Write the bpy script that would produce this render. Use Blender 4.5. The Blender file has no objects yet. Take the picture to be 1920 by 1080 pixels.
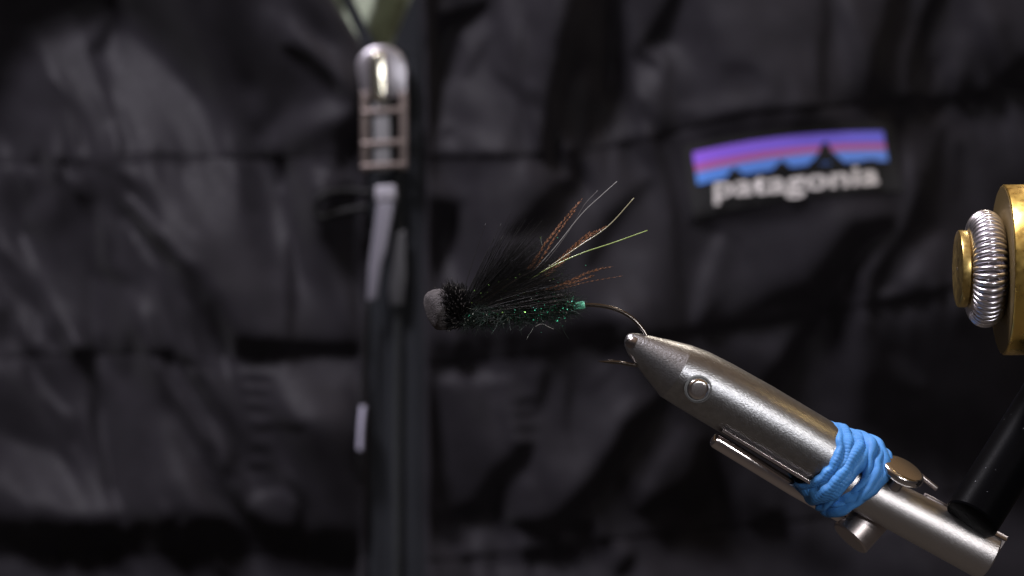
import bpy, bmesh, math, random
import numpy as np
from mathutils import Vector, Matrix
SC = bpy.context.scene
COL = SC.collection
SC.unit_settings.system = 'METRIC'; SC.unit_settings.scale_length = 0.01      # 1 unit = 1 cm
SC.render.engine = 'CYCLES'
try:
    SC.cycles.use_denoising = True; SC.cycles.denoiser = 'OPENIMAGEDENOISE'
    SC.cycles.sample_clamp_indirect = 4.0
except Exception: pass
# ---- camera: a long lens 60 cm from the hook, wide open ------------------------------
D0 = 60.0
cam = bpy.data.cameras.new('camera'); cam_o = bpy.data.objects.new('camera', cam); COL.objects.link(cam_o)
cam_o.location = (0, -D0, 0); cam_o.rotation_euler = (math.radians(90), 0, 0)
cam.sensor_width = 36.0; cam.lens = 36.0*D0/19.2
cam.clip_start = 1.0; cam.clip_end = 1000.0
cam.dof.use_dof = True; cam.dof.focus_distance = D0; cam.dof.aperture_fstop = 0.185
SC.camera = cam_o
# ---- room light: dim warm surroundings, two lamps ------------------------------------
world = bpy.data.worlds.new('World'); SC.world = world; world.use_nodes = True
wn = world.node_tree; wn.nodes.clear()
out = wn.nodes.new('ShaderNodeOutputWorld'); bg = wn.nodes.new('ShaderNodeBackground')
tc = wn.nodes.new('ShaderNodeTexCoord'); sep = wn.nodes.new('ShaderNodeSeparateXYZ'); mr = wn.nodes.new('ShaderNodeMapRange'); cr = wn.nodes.new('ShaderNodeValToRGB')
mr.inputs['From Min'].default_value = -1; mr.inputs['From Max'].default_value = 1
e = cr.color_ramp.elements
e[0].position = 0.0; e[0].color = (.14, .115, .098, 1); e[1].position = 1.0; e[1].color = (.50, .33, .19, 1)
m1 = cr.color_ramp.elements.new(.45); m1.color = (.055, .045, .045, 1); m2 = cr.color_ramp.elements.new(.6); m2.color = (.045, .042, .045, 1); m3 = cr.color_ramp.elements.new(.72); m3.color = (.10, .075, .055, 1); m4 = cr.color_ramp.elements.new(.80); m4.color = (.30, .19, .10, 1)
wn.links.new(tc.outputs['Generated'], sep.inputs[0]); wn.links.new(sep.outputs['Z'], mr.inputs['Value'])
wn.links.new(mr.outputs[0], cr.inputs[0]); wn.links.new(cr.outputs[0], bg.inputs[0]); wn.links.new(bg.outputs[0], out.inputs[0])
bg.inputs[1].default_value = .52
def area(name, loc, target, size, power, color):
    l = bpy.data.lights.new(name, 'AREA'); l.shape = 'DISK' if not isinstance(size, tuple) else 'RECTANGLE'
    if isinstance(size, tuple): l.size, l.size_y = size
    else: l.size = size
    l.energy = power; l.color = color
    o = bpy.data.objects.new(name, l); COL.objects.link(o); o.location = loc
    o.rotation_euler = (Vector(target)-Vector(loc)).to_track_quat('-Z', 'Y').to_euler()
    return o
area('desk_lamp', (34, -40, 11), (5, 0, -2), 5, 5000, (1.0, .97, .95))
area('camera_side_lamp', (17.5, -48, 9), (7, 0, 0), 7, 6500, (.95, .95, 1.0))
area('overhead_lamp', (-46, -12, 92), (0, 32, -3), 26, 200000, (.95, .91, 1.0))
area('rim_lamp', (14, 27, 30), (7, 0, -3), 5, 2500, (1.0, .9, .75))
SC.view_settings.view_transform = 'Standard'; SC.view_settings.look = 'None'; SC.view_settings.exposure = 0; SC.view_settings.gamma = 1

# ---- helpers -------------------------------------------------------------------------
def at(px, py, Y=0.0):
    """design helper: photo position at a depth Y -> place"""
    k = (D0+Y)/D0/100.0
    return Vector(((px-960)*k, Y, (540-py)*k))
def link(name, me, m, parent=None, smooth=True):
    if smooth is True: me.polygons.foreach_set('use_smooth', [True]*len(me.polygons))
    o = bpy.data.objects.new(name, me); COL.objects.link(o)
    if m is not None: me.materials.append(m)
    if parent is not None: o.parent = parent
    return o
def empty(name, loc, parent=None):
    o = bpy.data.objects.new(name, None); COL.objects.link(o); o.location = loc; o.empty_display_size = .2
    if parent is not None: o.parent = parent
    return o
def place(o):           # where an object really stands (translations only)
    return Vector((0,0,0)) if o is None else o.location + o.matrix_parent_inverse.translation + place(o.parent)
def keep(o):            # a new child stays where it was built
    o.matrix_parent_inverse = Matrix.Translation(-place(o.parent)); return o
def tag(o, label=None, cat=None, group=None, kind=None):
    if label: o['label'] = label
    if cat: o['category'] = cat
    if group: o['group'] = group
    if kind: o['kind'] = kind
    return o
def mesh(name, V, F, m, parent=None, smooth=True, sharp=None):
    me = bpy.data.meshes.new(name)
    if isinstance(V, np.ndarray) and isinstance(F, np.ndarray):
        n = F.shape[1]
        me.vertices.add(len(V)); me.vertices.foreach_set('co', np.ascontiguousarray(V, dtype=np.float32).ravel())
        me.loops.add(F.size); me.loops.foreach_set('vertex_index', np.ascontiguousarray(F, dtype=np.int32).ravel())
        me.polygons.add(len(F)); me.polygons.foreach_set('loop_start', np.arange(0, F.size, n, dtype=np.int32))
        me.update(calc_edges=True); me.validate()
    else:
        me.from_pydata([tuple(v) for v in V], [], [tuple(f) for f in F]); me.update()
    o = link(name, me, m, parent, smooth)
    if sharp is not None:
        try: me.set_sharp_from_angle(angle=math.radians(sharp))
        except Exception: pass
    if parent is not None: keep(o)
    return o
def frame(axis, hint=(0, -1, 0)):
    a = Vector(axis).normalized(); u = Vector(hint); u = (u - a*u.dot(a)).normalized()
    return a, u, a.cross(u)
def lathe(name, base, axis, prof, m, parent=None, n=64, sharp=35, hint=(0,-1,0), wob=None):
    """profile [(s along axis, radius)...] turned about an axis"""
    a, u, v = frame(axis, hint); B = Vector(base); V = []; F = []
    for i, (s, r) in enumerate(prof):
        for j in range(n):
            t = 2*math.pi*j/n; rr = r*(wob(s, t) if wob else 1)
            V.append(B + a*s + (u*math.cos(t) + v*math.sin(t))*rr)
    for i in range(len(prof)-1):
        for j in range(n):
            k = (j+1) % n; F.append((i*n+j, i*n+k, (i+1)*n+k, (i+1)*n+j))
    if prof[0][1] > 1e-5: F.append(tuple(range(n))[::-1])
    if prof[-1][1] > 1e-5: F.append(tuple((len(prof)-1)*n + j for j in range(n)))
    o = mesh(name, V, F, m, parent, True, sharp)
    bm = bmesh.new(); bm.from_mesh(o.data); bmesh.ops.remove_doubles(bm, verts=bm.verts, dist=1e-5); bmesh.ops.recalc_face_normals(bm, faces=bm.faces); bm.to_mesh(o.data); bm.free()
    try: o.data.set_sharp_from_angle(angle=math.radians(sharp))
    except Exception: pass
    return o
def round_rod(L, r, b, r2=None, k=5):
    """profile of a rod with rounded ends"""
    r2 = r if r2 is None else r2
    p = [(0, 0), (0, (r-b)*.5)] + [(b - b*math.cos(t), r - b + b*math.sin(t)) for t in np.linspace(0, math.pi/2, k)]
    q = [(L - b + b*math.sin(t), r2 - b + b*math.cos(t)) for t in np.linspace(0, math.pi/2, k)]
    return p + q + [(L, (r2-b)*.5), (L, 0)]
def tube(name, pts, radii, m, parent=None, n=8, caps=True):
    """smooth tube through points, one mesh"""
    P = [Vector(p) for p in pts]; V = []; F = []
    if not hasattr(radii, '__len__'): radii = [radii]*len(P)
    up = Vector((0.1, -1, 0.05))
    for i, p in enumerate(P):
        t = (P[min(i+1, len(P)-1)] - P[max(i-1, 0)]).normalized()
        u = (up - t*up.dot(t)).normalized(); w = t.cross(u); up = u
        for j in range(n):
            a = 2*math.pi*j/n; V.append(p + (u*math.cos(a) + w*math.sin(a))*radii[i])
    for i in range(len(P)-1):
        for j in range(n):
            k = (j+1) % n; F.append((i*n+j, i*n+k, (i+1)*n+k, (i+1)*n+j))
    if caps: F.append(tuple(range(n))[::-1]); F.append(tuple((len(P)-1)*n + j for j in range(n)))
    return mesh(name, V, F, m, parent)
def spline(pts, n=8):
    """Catmull-Rom through points"""
    P = [Vector(p) for p in pts]; P = [P[0]*2-P[1]] + P + [P[-1]*2-P[-2]]; out = []
    for i in range(1, len(P)-2):
        a, b, c, d = P[i-1:i+3]
        for k in range(n):
            t = k/n; out.append(.5*((2*b) + (c-a)*t + (2*a-5*b+4*c-d)*t*t + (3*b-a-3*c+d)*t**3))
    out.append(P[-2]); return out
def prism(name, pts2, y_front, thick, m, parent=None, bev=.02, fn=None, holes=()):
    """outline in photo px at depth y_front, given thickness and bevelled edges"""
    bm = bmesh.new()
    vs = [bm.verts.new(at(x, y, y_front if fn is None else fn(x, y))) for x, y in pts2]
    f = bm.faces.new(vs)
    if f.normal.length == 0: bm.normal_update()
    bm.normal_update()
    if f.normal.y > 0: bmesh.ops.reverse_faces(bm, faces=[f])
    r = bmesh.ops.extrude_face_region(bm, geom=[f]); nv = [g for g in r['geom'] if isinstance(g, bmesh.types.BMVert)]
    bmesh.ops.translate(bm, verts=nv, vec=(0, thick, 0))
    bmesh.ops.recalc_face_normals(bm, faces=bm.faces)
    if bev: bmesh.ops.bevel(bm, geom=[e for e in bm.edges], offset=bev, segments=3, affect='EDGES', profile=.5)
    me = bpy.data.meshes.new(name); bm.to_mesh(me); bm.free()
    o = link(name, me, m, parent)
    try: me.set_sharp_from_angle(angle=math.radians(50))
    except Exception: pass
    if parent is not None: keep(o)
    return o
def box(name, c, ax, size, m, parent=None, bev=.02):
    """box with axes ax (3 vectors) and full sizes"""
    bm = bmesh.new(); bmesh.ops.create_cube(bm, size=1)
    M = Matrix([[ax[j][i]*size[j] for j in range(3)] for i in range(3)])
    for v in bm.verts: v.co = Vector(c) + M @ v.co
    if bev: bmesh.ops.bevel(bm, geom=list(bm.edges), offset=bev, segments=3, affect='EDGES', profile=.5)
    bmesh.ops.recalc_face_normals(bm, faces=bm.faces)
    me = bpy.data.meshes.new(name); bm.to_mesh(me); bm.free(); o = link(name, me, m, parent)
    try: me.set_sharp_from_angle(angle=math.radians(50))
    except Exception: pass
    if parent is not None: keep(o)
    return o
def strands(name, lines, radii, m, parent=None, kind='stuff', attr=None):
    """many fine fibres (three sided, tapering) in one mesh; lines: array n x k x 3"""
    L = np.asarray(lines, dtype=np.float64); n, k, _ = L.shape
    R = np.asarray(radii, dtype=np.float64)
    if R.ndim == 1: R = np.repeat(R[:, None], k, 1)
    T = np.gradient(L, axis=1); T /= np.linalg.norm(T, axis=2, keepdims=True)+1e-9
    A = np.cross(T, np.array([0.3, -1, .2])); A /= np.linalg.norm(A, axis=2, keepdims=True)+1e-9; B = np.cross(T, A)
    V = np.empty((n, k, 3, 3))
    for j in range(3):
        a = 2*math.pi*j/3; V[:, :, j] = L + (A*math.cos(a) + B*math.sin(a))*R[:, :, None]
    idx = np.arange(n*k*3).reshape(n, k, 3); Q = []
    for j in range(3):
        q = (j+1) % 3
        Q.append(np.stack([idx[:, :-1, j], idx[:, :-1, q], idx[:, 1:, q], idx[:, 1:, j]], -1).reshape(-1, 4))
    o = mesh(name, V.reshape(-1, 3), np.concatenate(Q), m, parent)
    if kind: o['kind'] = kind
    return o
def quads(name, C, U, W, m, parent=None, kind='stuff'):
    """many small flat flakes: centres, half axes"""
    C, U, W = map(np.asarray, (C, U, W)); n = len(C)
    V = np.stack([C-U-W, C+U-W, C+U+W, C-U+W], 1).reshape(-1, 3)
    o = mesh(name, V, np.arange(n*4).reshape(n, 4), m, parent, smooth=False)
    if kind: o['kind'] = kind
    return o

# ---- materials -----------------------------------------------------------------------
def mat(name, color, rough=.5, metal=0., spec=.5, **kw):
    m = bpy.data.materials.new(name); m.use_nodes = True; b = m.node_tree.nodes['Principled BSDF']
    b.inputs['Base Color'].default_value = (*color, 1); b.inputs['Roughness'].default_value = rough
    b.inputs['Metallic'].default_value = metal; b.inputs['Specular IOR Level'].default_value = spec
    for k, v in kw.items(): b.inputs[k.replace('_', ' ')].default_value = v
    return m
def grain(m, scale=30, detail=6, bump=.1, dist=.01, cvar=0., rvar=0., stretch=None, coord='Object', rot=None, c2=None):
    """procedural noise on colour, roughness and relief"""
    nt = m.node_tree; N = nt.nodes; Lk = nt.links; b = N['Principled BSDF']
    tc = N.new('ShaderNodeTexCoord'); mp = N.new('ShaderNodeMapping'); nz = N.new('ShaderNodeTexNoise')
    nz.inputs['Scale'].default_value = scale; nz.inputs['Detail'].default_value = detail
    if rot: mp.inputs['Rotation'].default_value = rot
    if stretch: 
        mp2 = N.new('ShaderNodeMapping'); mp2.inputs['Scale'].default_value = stretch
        Lk.new(tc.outputs[coord], mp.inputs[0]); Lk.new(mp.outputs[0], mp2.inputs[0]); Lk.new(mp2.outputs[0], nz.inputs['Vector'])
    else: Lk.new(tc.outputs[coord], mp.inputs[0]); Lk.new(mp.outputs[0], nz.inputs['Vector'])
    if bump:
        bp = N.new('ShaderNodeBump'); bp.inputs['Strength'].default_value = bump; bp.inputs['Distance'].default_value = dist
        Lk.new(nz.outputs['Fac'], bp.inputs['Height']); Lk.new(bp.outputs[0], b.inputs['Normal'])
    if rvar:
        r0 = b.inputs['Roughness'].default_value; mr = N.new('ShaderNodeMapRange')
        mr.inputs['From Min'].default_value = .3; mr.inputs['From Max'].default_value = .7
        mr.inputs['To Min'].default_value = r0-rvar; mr.inputs['To Max'].default_value = r0+rvar
        Lk.new(nz.outputs['Fac'], mr.inputs['Value']); Lk.new(mr.outputs[0], b.inputs['Roughness'])
    if cvar or c2:
        c = b.inputs['Base Color'].default_value[:3]; rp = N.new('ShaderNodeValToRGB')
        lo = tuple(x*(1-cvar) for x in c) if not c2 else c2
        rp.color_ramp.elements[0].position = .32; rp.color_ramp.elements[1].position = .68
        rp.color_ramp.elements[0].color = (*lo, 1); rp.color_ramp.elements[1].color = (*[min(1, x*(1+cvar)) for x in c], 1)
        nz2 = N.new('ShaderNodeTexNoise'); nz2.inputs['Scale'].default_value = scale*.23; nz2.inputs['Detail'].default_value = 8
        Lk.new(tc.outputs[coord], nz2.inputs['Vector']); Lk.new(nz2.outputs['Fac'], rp.inputs[0]); Lk.new(rp.outputs[0], b.inputs['Base Color'])
    return m
SLOPE = .44; SMAX = 1.4; LREF = 41.0
# ---- JACKET RELIEF: folds read off by eye, turned into real height -------------------
STEP = 4.0
GX0, GY0, GW, GH = -640.0, -480.0, 800, 510
_gx = GX0 + STEP*np.arange(GW); _gy = GY0 + STEP*np.arange(GH)
GXX, GYY = np.meshgrid(_gx, _gy)
def smooth_noise(seed, scale, ax=1.0, ay=1.0):
    r = np.random.RandomState(seed).randn(GH, GW)
    kx = np.fft.fftfreq(GW)[None, :]*ax; ky = np.fft.fftfreq(GH)[:, None]*ay
    f = np.exp(-(kx*kx + ky*ky)*(scale/STEP)**2*20.0)
    n = np.real(np.fft.ifft2(np.fft.fft2(r)*f)); return n/n.std()
LUM = 36.0 + 7.0*smooth_noise(3, 60, 1.6, .7)
WX = GXX + 6.0*smooth_noise(11, 48) + 1.5*smooth_noise(12, 12); WY = GYY + 6.0*smooth_noise(13, 48) + 1.5*smooth_noise(14, 12)
def dseg(pts, w=None):
    """distance to a polyline; with w, distance in units of a width that tapers to the ends"""
    d = np.full(GXX.shape, 1e9)
    if len(pts) == 1: pts = [pts[0], pts[0]]
    tot = sum(math.hypot(b[0]-a[0], b[1]-a[1]) for a, b in zip(pts[:-1], pts[1:])) or 1.0
    if w is None or tot < 2*w or tot > 700: X, Y = GXX, GYY
    else: X, Y = WX, WY
    run = 0.0
    for (ax, ay), (bx, by) in zip(pts[:-1], pts[1:]):
        vx, vy = bx-ax, by-ay; L2 = max(vx*vx+vy*vy, 1e-6)
        t = np.clip(((X-ax)*vx + (Y-ay)*vy)/L2, 0, 1)
        e = np.hypot(X-ax-t*vx, Y-ay-t*vy)
        if w is not None:
            tau = (run + t*math.sqrt(L2))/tot
            k = 1.0 if tot < 2*w or tot > 700 else .4 + .6*np.sqrt(np.clip(np.sin(np.pi*tau), 0, 1))
            e = e/(w*.8*k)
        d = np.minimum(d, e); run += math.sqrt(L2)
    return d
def dwarp(pts):
    d = np.full(GXX.shape, 1e9)
    for (ax, ay), (bx, by) in zip(pts[:-1], pts[1:]):
        vx, vy = bx-ax, by-ay; L2 = max(vx*vx+vy*vy, 1e-6)
        t = np.clip(((WX-ax)*vx + (WY-ay)*vy)/L2, 0, 1)
        d = np.minimum(d, np.hypot(WX-ax-t*vx, WY-ay-t*vy))
    return d
def stroke(v, w, *pts, a=1.0):
    global LUM
    m = a*np.exp(-.5*dseg(pts, w)**2)
    LUM = LUM*(1-m) + v*m
def patch(v, *pts, soft=26.0, a=1.0):
    global LUM
    ins = np.zeros(GXX.shape, bool); n = len(pts)
    for i in range(n):
        (x1, y1), (x2, y2) = pts[i], pts[(i+1) % n]
        if y1 == y2: continue
        c = ((WY >= y1) != (WY >= y2)) & (WX < (x2-x1)*(WY-y1)/(y2-y1) + x1)
        ins ^= c
    d = dwarp(list(pts)+[pts[0]]); sd = np.where(ins, d, -d)
    m = a/(1+np.exp(-sd/(soft*.4)))
    LUM = LUM*(1-m) + v*m
SEAMS = [[(-640,-120),(300,-95),(640,-80),(1040,-90),(1500,-150),(2560,-260)],
         [(-640,300),(0,310),(100,310),(250,292),(430,298),(650,296),(800,298),(1000,296),(1080,290),(1220,264),(1300,240),(1400,216),(1550,203),(1640,192),(1750,195),(1830,180),(1920,160),(2560,60)],
         [(-640,690),(0,675),(100,668),(250,666),(400,669),(680,669),(790,686),(880,681),(1000,665),(1150,645),(1280,625),(1400,608),(1550,586),(1700,562),(1800,540),(1920,515),(2560,400)],
         [(-640,1040),(0,1040),(400,1040),(700,1042),(790,1056),(900,1046),(1050,1030),(1150,1014),(1300,1000),(1500,980),(1920,900),(2560,780)],
         [(-640,1400),(700,1400),(1300,1380),(2560,1180)]]
def seam_y(k, x): 
    s = SEAMS[k]; return np.interp(x, [p[0] for p in s], [p[1] for p in s])
# upper left panels
patch(46,(90,60),(150,40),(180,100),(200,200),(230,285),(60,285),(20,200))
patch(60,(170,70),(250,60),(330,130),(400,200),(440,285),(250,285),(190,160))
stroke(66,60,(340,230),(360,255),a=.7)
patch(9,(-640,-480),(280,-480),(220,10),(80,60),(0,190),(-80,330),(-640,330),soft=30)
patch(15,(240,-200),(480,-200),(500,60),(570,150),(560,185),(470,290),(445,290),(405,200),(340,110),(230,20),soft=26)
stroke(14,13,(210,40),(195,80),(165,98)); stroke(22,12,(90,150),(130,210),(152,270)); stroke(52,22,(70,220),(72,250))
stroke(25,11,(165,110),(200,180),(240,240),(250,285)); stroke(60,14,(212,215),(222,275)); stroke(34,20,(478,188),(482,200))
stroke(44,26,(515,20),(550,50)); stroke(54,15,(570,60),(615,100),(640,150)); stroke(8,14,(530,90),(580,112),(632,168))
stroke(60,24,(490,268),(560,228),(650,205)); stroke(34,18,(610,-60),(665,60))
stroke(20,7,(0,310),(100,310),(250,292),(430,298),(690,296))
# row 1 left
patch(54,(300,312),(440,312),(470,380),(500,400),(560,330),(650,330),(590,390),(600,450),(570,600),(480,640),(430,560),(390,460),(320,400))
stroke(66,34,(370,350),(400,400)); stroke(64,26,(530,350),(600,330)); stroke(26,20,(455,320),(478,388)); stroke(44,50,(480,480),(500,560),a=.7)
stroke(14,14,(60,292),(80,330)); stroke(50,8,(55,322)); stroke(62,9,(138,332)); stroke(12,9,(80,312),(120,345),(160,385),(166,402))
stroke(18,9,(200,302),(232,322),(272,352),(300,402)); stroke(66,12,(252,360),(312,424))
stroke(8,9,(245,385),(290,432)); stroke(6,16,(290,432),(330,490)); stroke(6,26,(335,490),(372,560)); stroke(9,34,(385,580),(410,640)); stroke(11,18,(400,640),(560,655))
stroke(60,15,(238,410),(290,490),(340,590),(372,690)); stroke(30,10,(255,450),(292,570),(335,645))
stroke(60,10,(190,385),(190,480)); stroke(22,8,(211,370),(213,470)); stroke(24,7,(168,385),(170,640))
patch(62,(185,525),(265,545),(282,590),(222,640),(190,630),soft=18); stroke(22,9,(188,507),(242,530))
patch(32,(90,440),(160,440),(165,640),(140,590)); stroke(66,19,(60,450),(100,560),(152,645)); stroke(60,10,(8,545),(33,595),(40,650)); stroke(18,15,(15,480),(50,520),(70,590))
stroke(8,18,(3,590),(5,620)); stroke(58,9,(85,600),(62,650)); stroke(22,12,(100,625)); stroke(52,26,(100,370),(60,420)); stroke(24,15,(58,380),(20,350))
stroke(24,8,(548,410),(546,650)); stroke(12,12,(440,650),(690,652))
patch(7,(590,350),(692,350),(700,690),(662,690),(645,520),(600,430),soft=16)
for x,v in ((20,30),(60,20),(105,62),(142,12),(182,12),(215,46),(250,62),(285,30),(320,10),(358,60)): stroke(v,10,(x,662),a=.9)
stroke(16,6,(0,675),(100,668),(250,666),(400,669),(690,669))
# row 2 left
patch(50,(0,800),(80,850),(200,905),(180,955),(100,945),(0,905),soft=24)
patch(20,(-60,695),(60,715),(110,830),(130,865),(-60,790),soft=14); stroke(58,10,(58,692),(108,750),(130,765)); stroke(15,13,(48,690),(82,760),(102,830))
stroke(30,20,(150,780),(140,830))
patch(56,(195,685),(290,720),(330,800),(370,870),(385,925),(250,940),(215,880),(200,780)); stroke(64,30,(250,740),(280,800)); stroke(12,13,(168,690),(184,760),(190,840),(212,905))
stroke(6,16,(306,700),(350,790),(400,870),(450,950),(500,1015)); stroke(60,13,(340,695),(380,780),(422,860)); stroke(12,12,(388,690),(418,780),(448,860))
patch(56,(430,682),(655,682),(640,780),(560,790),(500,730)); stroke(62,24,(560,730),(600,710))
for y in (708,735,765,800,838,876): stroke(12,7,(468,y),(512,y+4)); stroke(46,5,(468,y+14),(510,y+16))
stroke(9,10,(490,796),(572,798)); patch(22,(520,820),(700,800),(700,1030),(560,1030))
stroke(54,8,(472,958),(486,930),(530,918),(542,938)); stroke(8,13,(540,898),(560,930),(562,980)); stroke(48,10,(440,900),(462,908)); stroke(34,12,(500,985))
patch(12,(-640,955),(200,960),(420,960),(700,985),(700,1034),(-640,1034),soft=18); stroke(24,14,(228,975)); stroke(30,12,(330,985),(350,955))
stroke(34,12,(0,1060),(700,1062)); stroke(12,10,(215,1050),(225,1080)); stroke(12,12,(400,1060),(430,1090))
# right half, top row
patch(55,(815,60),(900,10),(1030,-60),(1060,100),(1030,200),(1000,290),(800,290),(810,150)); stroke(62,22,(850,260),(930,270))
stroke(8,14,(905,0),(845,40),(800,105)); stroke(50,8,(828,8)); stroke(20,9,(852,80),(822,120),(798,170)); stroke(34,9,(925,50),(893,100),(870,145))
stroke(32,8,(932,130),(970,160),(1018,190)); stroke(30,8,(830,246),(852,236)); stroke(34,6,(980,20),(978,290)); stroke(30,9,(1000,160),(1015,185))
patch(12,(1060,-200),(1200,-200),(1150,120),(1060,150)); stroke(6,22,(1082,-60),(1072,100),(1046,200),(1030,290)); stroke(6,19,(1145,-60),(1127,100),(1112,200),(1092,285)); stroke(36,8,(1090,160),(1078,265))
patch(58,(1160,140),(1235,150),(1222,250),(1105,286),soft=18)
patch(30,(1180,-200),(1290,-200),(1270,60),(1200,100)); stroke(11,14,(1275,-20),(1240,60),(1200,100),(1236,122)); stroke(58,12,(1238,100),(1260,96))
patch(47,(1260,110),(1400,60),(1540,100),(1540,200),(1290,255)); stroke(56,30,(1290,200),(1440,180)); stroke(28,10,(1267,130),(1250,195)); stroke(20,9,(1198,190),(1228,245)); stroke(28,16,(1370,120),(1420,130),a=.7)
stroke(18,9,(1545,-40),(1548,200)); stroke(46,18,(1580,-40),(1590,150)); stroke(7,20,(1690,-60),(1652,90),(1638,205)); stroke(42,12,(1706,40),(1682,180)); stroke(10,13,(1770,-40),(1722,80),(1700,150))
stroke(44,22,(1840,20),(1775,130),(1745,172)); stroke(18,7,(1760,100),(1732,165)); stroke(9,14,(1930,110),(1870,152)); stroke(30,20,(1880,60),(1880,90))
stroke(15,8,(800,298),(1000,296),(1080,290),(1220,264),(1300,238),(1400,216),(1550,203),(1640,192),(1750,195),(1830,180),(1920,160))
# right half, row 1
patch(50,(800,306),(1015,306),(1000,340),(940,400),(900,460),(880,520),(830,500),(860,430),(860,370),(800,340)); stroke(62,24,(900,340),(880,400))
patch(8,(790,345),(872,375),(845,450),(800,520),soft=14); stroke(9,24,(1085,300),(1060,335),(1020,400),(975,440)); stroke(60,8,(1060,326))
patch(45,(1100,300),(1245,272),(1255,400),(1230,560),(1150,600),(1060,560),(1060,430)); stroke(16,20,(1210,345),(1140,410),(1095,500)); stroke(56,34,(1200,500),(1170,560)); stroke(20,20,(960,540),(1040,500))
stroke(20,9,(1228,275),(1262,400),(1275,520),(1281,612)); stroke(24,9,(1265,400),(1330,430),(1385,465)); stroke(54,20,(1345,450),(1325,510),(1300,590)); stroke(18,12,(1370,540),(1320,600))
patch(27,(1285,240),(1660,208),(1685,395),(1300,415),soft=18)
patch(42,(1400,405),(1570,392),(1560,440),(1480,520),(1380,580),(1345,550))
patch(10,(1340,600),(1420,570),(1560,500),(1560,575)); stroke(3,28,(1685,420),(1605,440),(1562,500),(1540,575))
stroke(50,15,(1702,230),(1712,380),(1682,450),(1622,492),(1582,540),(1562,575)); stroke(9,18,(1775,240),(1742,340),(1712,430),(1652,510),(1640,552))
stroke(50,24,(1765,440),(1690,530)); stroke(56,12,(1658,548),(1680,544)); stroke(34,40,(1840,300),(1840,400)); stroke(20,14,(1800,260),(1790,380))
patch(15,(800,628),(1150,604),(1150,638),(1000,655),(800,680),soft=16); stroke(22,16,(820,560),(900,640))
stroke(10,9,(790,686),(880,681),(1000,665),(1150,645),(1280,625),(1400,608),(1550,586),(1700,562),(1800,540),(1920,515))
# right half, row 2
patch(28,(820,700),(940,700),(930,900),(840,950)); stroke(48,13,(820,702),(950,692)); stroke(44,16,(930,720),(935,760))
for y in (745,775,806,838): stroke(10,7,(958,y),(1000,y-3)); stroke(34,5,(960,y+13),(1000,y+11))
stroke(50,7,(1000,690),(996,700)); stroke(13,11,(1024,688),(1004,770)); stroke(38,10,(1055,700),(1042,800),(1020,860)); stroke(15,8,(1068,690),(1066,810))
patch(46,(1090,660),(1170,680),(1210,740),(1130,850),(1060,910),(1050,850),(1110,740)); stroke(56,24,(1180,745),(1120,835)); stroke(28,9,(1142,690),(1110,735))
stroke(5,22,(1245,740),(1182,800),(1132,870),(1080,940),(1010,1005)); stroke(46,18,(1285,800),(1235,860),(1205,915)); stroke(4,22,(1325,830),(1292,930),(1200,960)); stroke(28,14,(1260,960),(1240,985))
stroke(7,20,(985,838),(932,890),(900,950),(820,960)); stroke(38,16,(992,865),(965,950)); stroke(48,10,(985,895),(990,905)); stroke(8,16,(950,985),(1100,990))
stroke(8,12,(790,700),(815,900),(850,1020)); stroke(34,12,(900,1062),(1150,1030)); stroke(42,8,(1120,1035),(1165,1022)); stroke(10,12,(1190,1050),(1160,1090))
stroke(38,18,(1430,640),(1470,650)); stroke(5,17,(1535,600),(1480,680),(1420,730)); stroke(32,7,(1562,610),(1530,700)); patch(14,(1600,600),(2000,560),(2000,1000),(1600,800)); stroke(24,20,(1660,660),(1720,700))
stroke(38,16,(1400,880),(1365,950)); stroke(10,20,(1330,880),(1310,960)); stroke(12,20,(1450,960),(1470,1000)); stroke(26,30,(1520,1020),(1560,1060))
for k in (0, 3, 4):
    stroke(14, 8, *[p for p in SEAMS[k]], a=.6)
# smooth, shade -> slope -> height
_kx = 2*np.pi*np.fft.fftfreq(GW, STEP)[None, :]; _ky = 2*np.pi*np.fft.fftfreq(GH, STEP)[:, None]
_k2 = _kx**2 + _ky**2
def fblur(a, s): return np.real(np.fft.ifft2(np.fft.fft2(a)*np.exp(-.5*_k2*s*s)))
for _k in range(0, 5):                                            # gathers along every seam
    _d = GYY - seam_y(_k, GXX); _n = smooth_noise(40+_k, 14, .6, 2.2)
    LUM = LUM + np.clip(_n, -1.8, 1.8)*11.0*np.exp(-np.abs(_d)/34.0)*np.clip(smooth_noise(50+_k, 70)*.6+.8, .2, 1.6)
LUM = np.clip(fblur(LUM, 3.5) + (1.0*smooth_noise(21, 16, 1.3, .8) + 2.2*smooth_noise(22, 34, 1.5, .7))*np.clip(LUM/45, .3, 1.2), 4, 90)
_edge = np.clip(np.minimum(np.minimum(GXX-GX0, GX0+STEP*GW-GXX), np.minimum(GYY-GY0, GY0+STEP*GH-GYY))/200.0, 0, 1)
S = np.clip(SLOPE*np.log((np.maximum(LUM, 4)/38.0)**2.2), -SMAX, SMAX*.8)*_edge
LX, LY, LF = -.40, -.83, .38                     # where the overhead lamp stands, seen from the chest (y down)
_ln = math.hypot(LX, LY); _kl = (_kx*LX + _ky*LY)/_ln
_want = np.clip((np.maximum(LUM, 4)/LREF)**1.8, .16, 1.9)*_edge + 1.0*(1-_edge)
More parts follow.
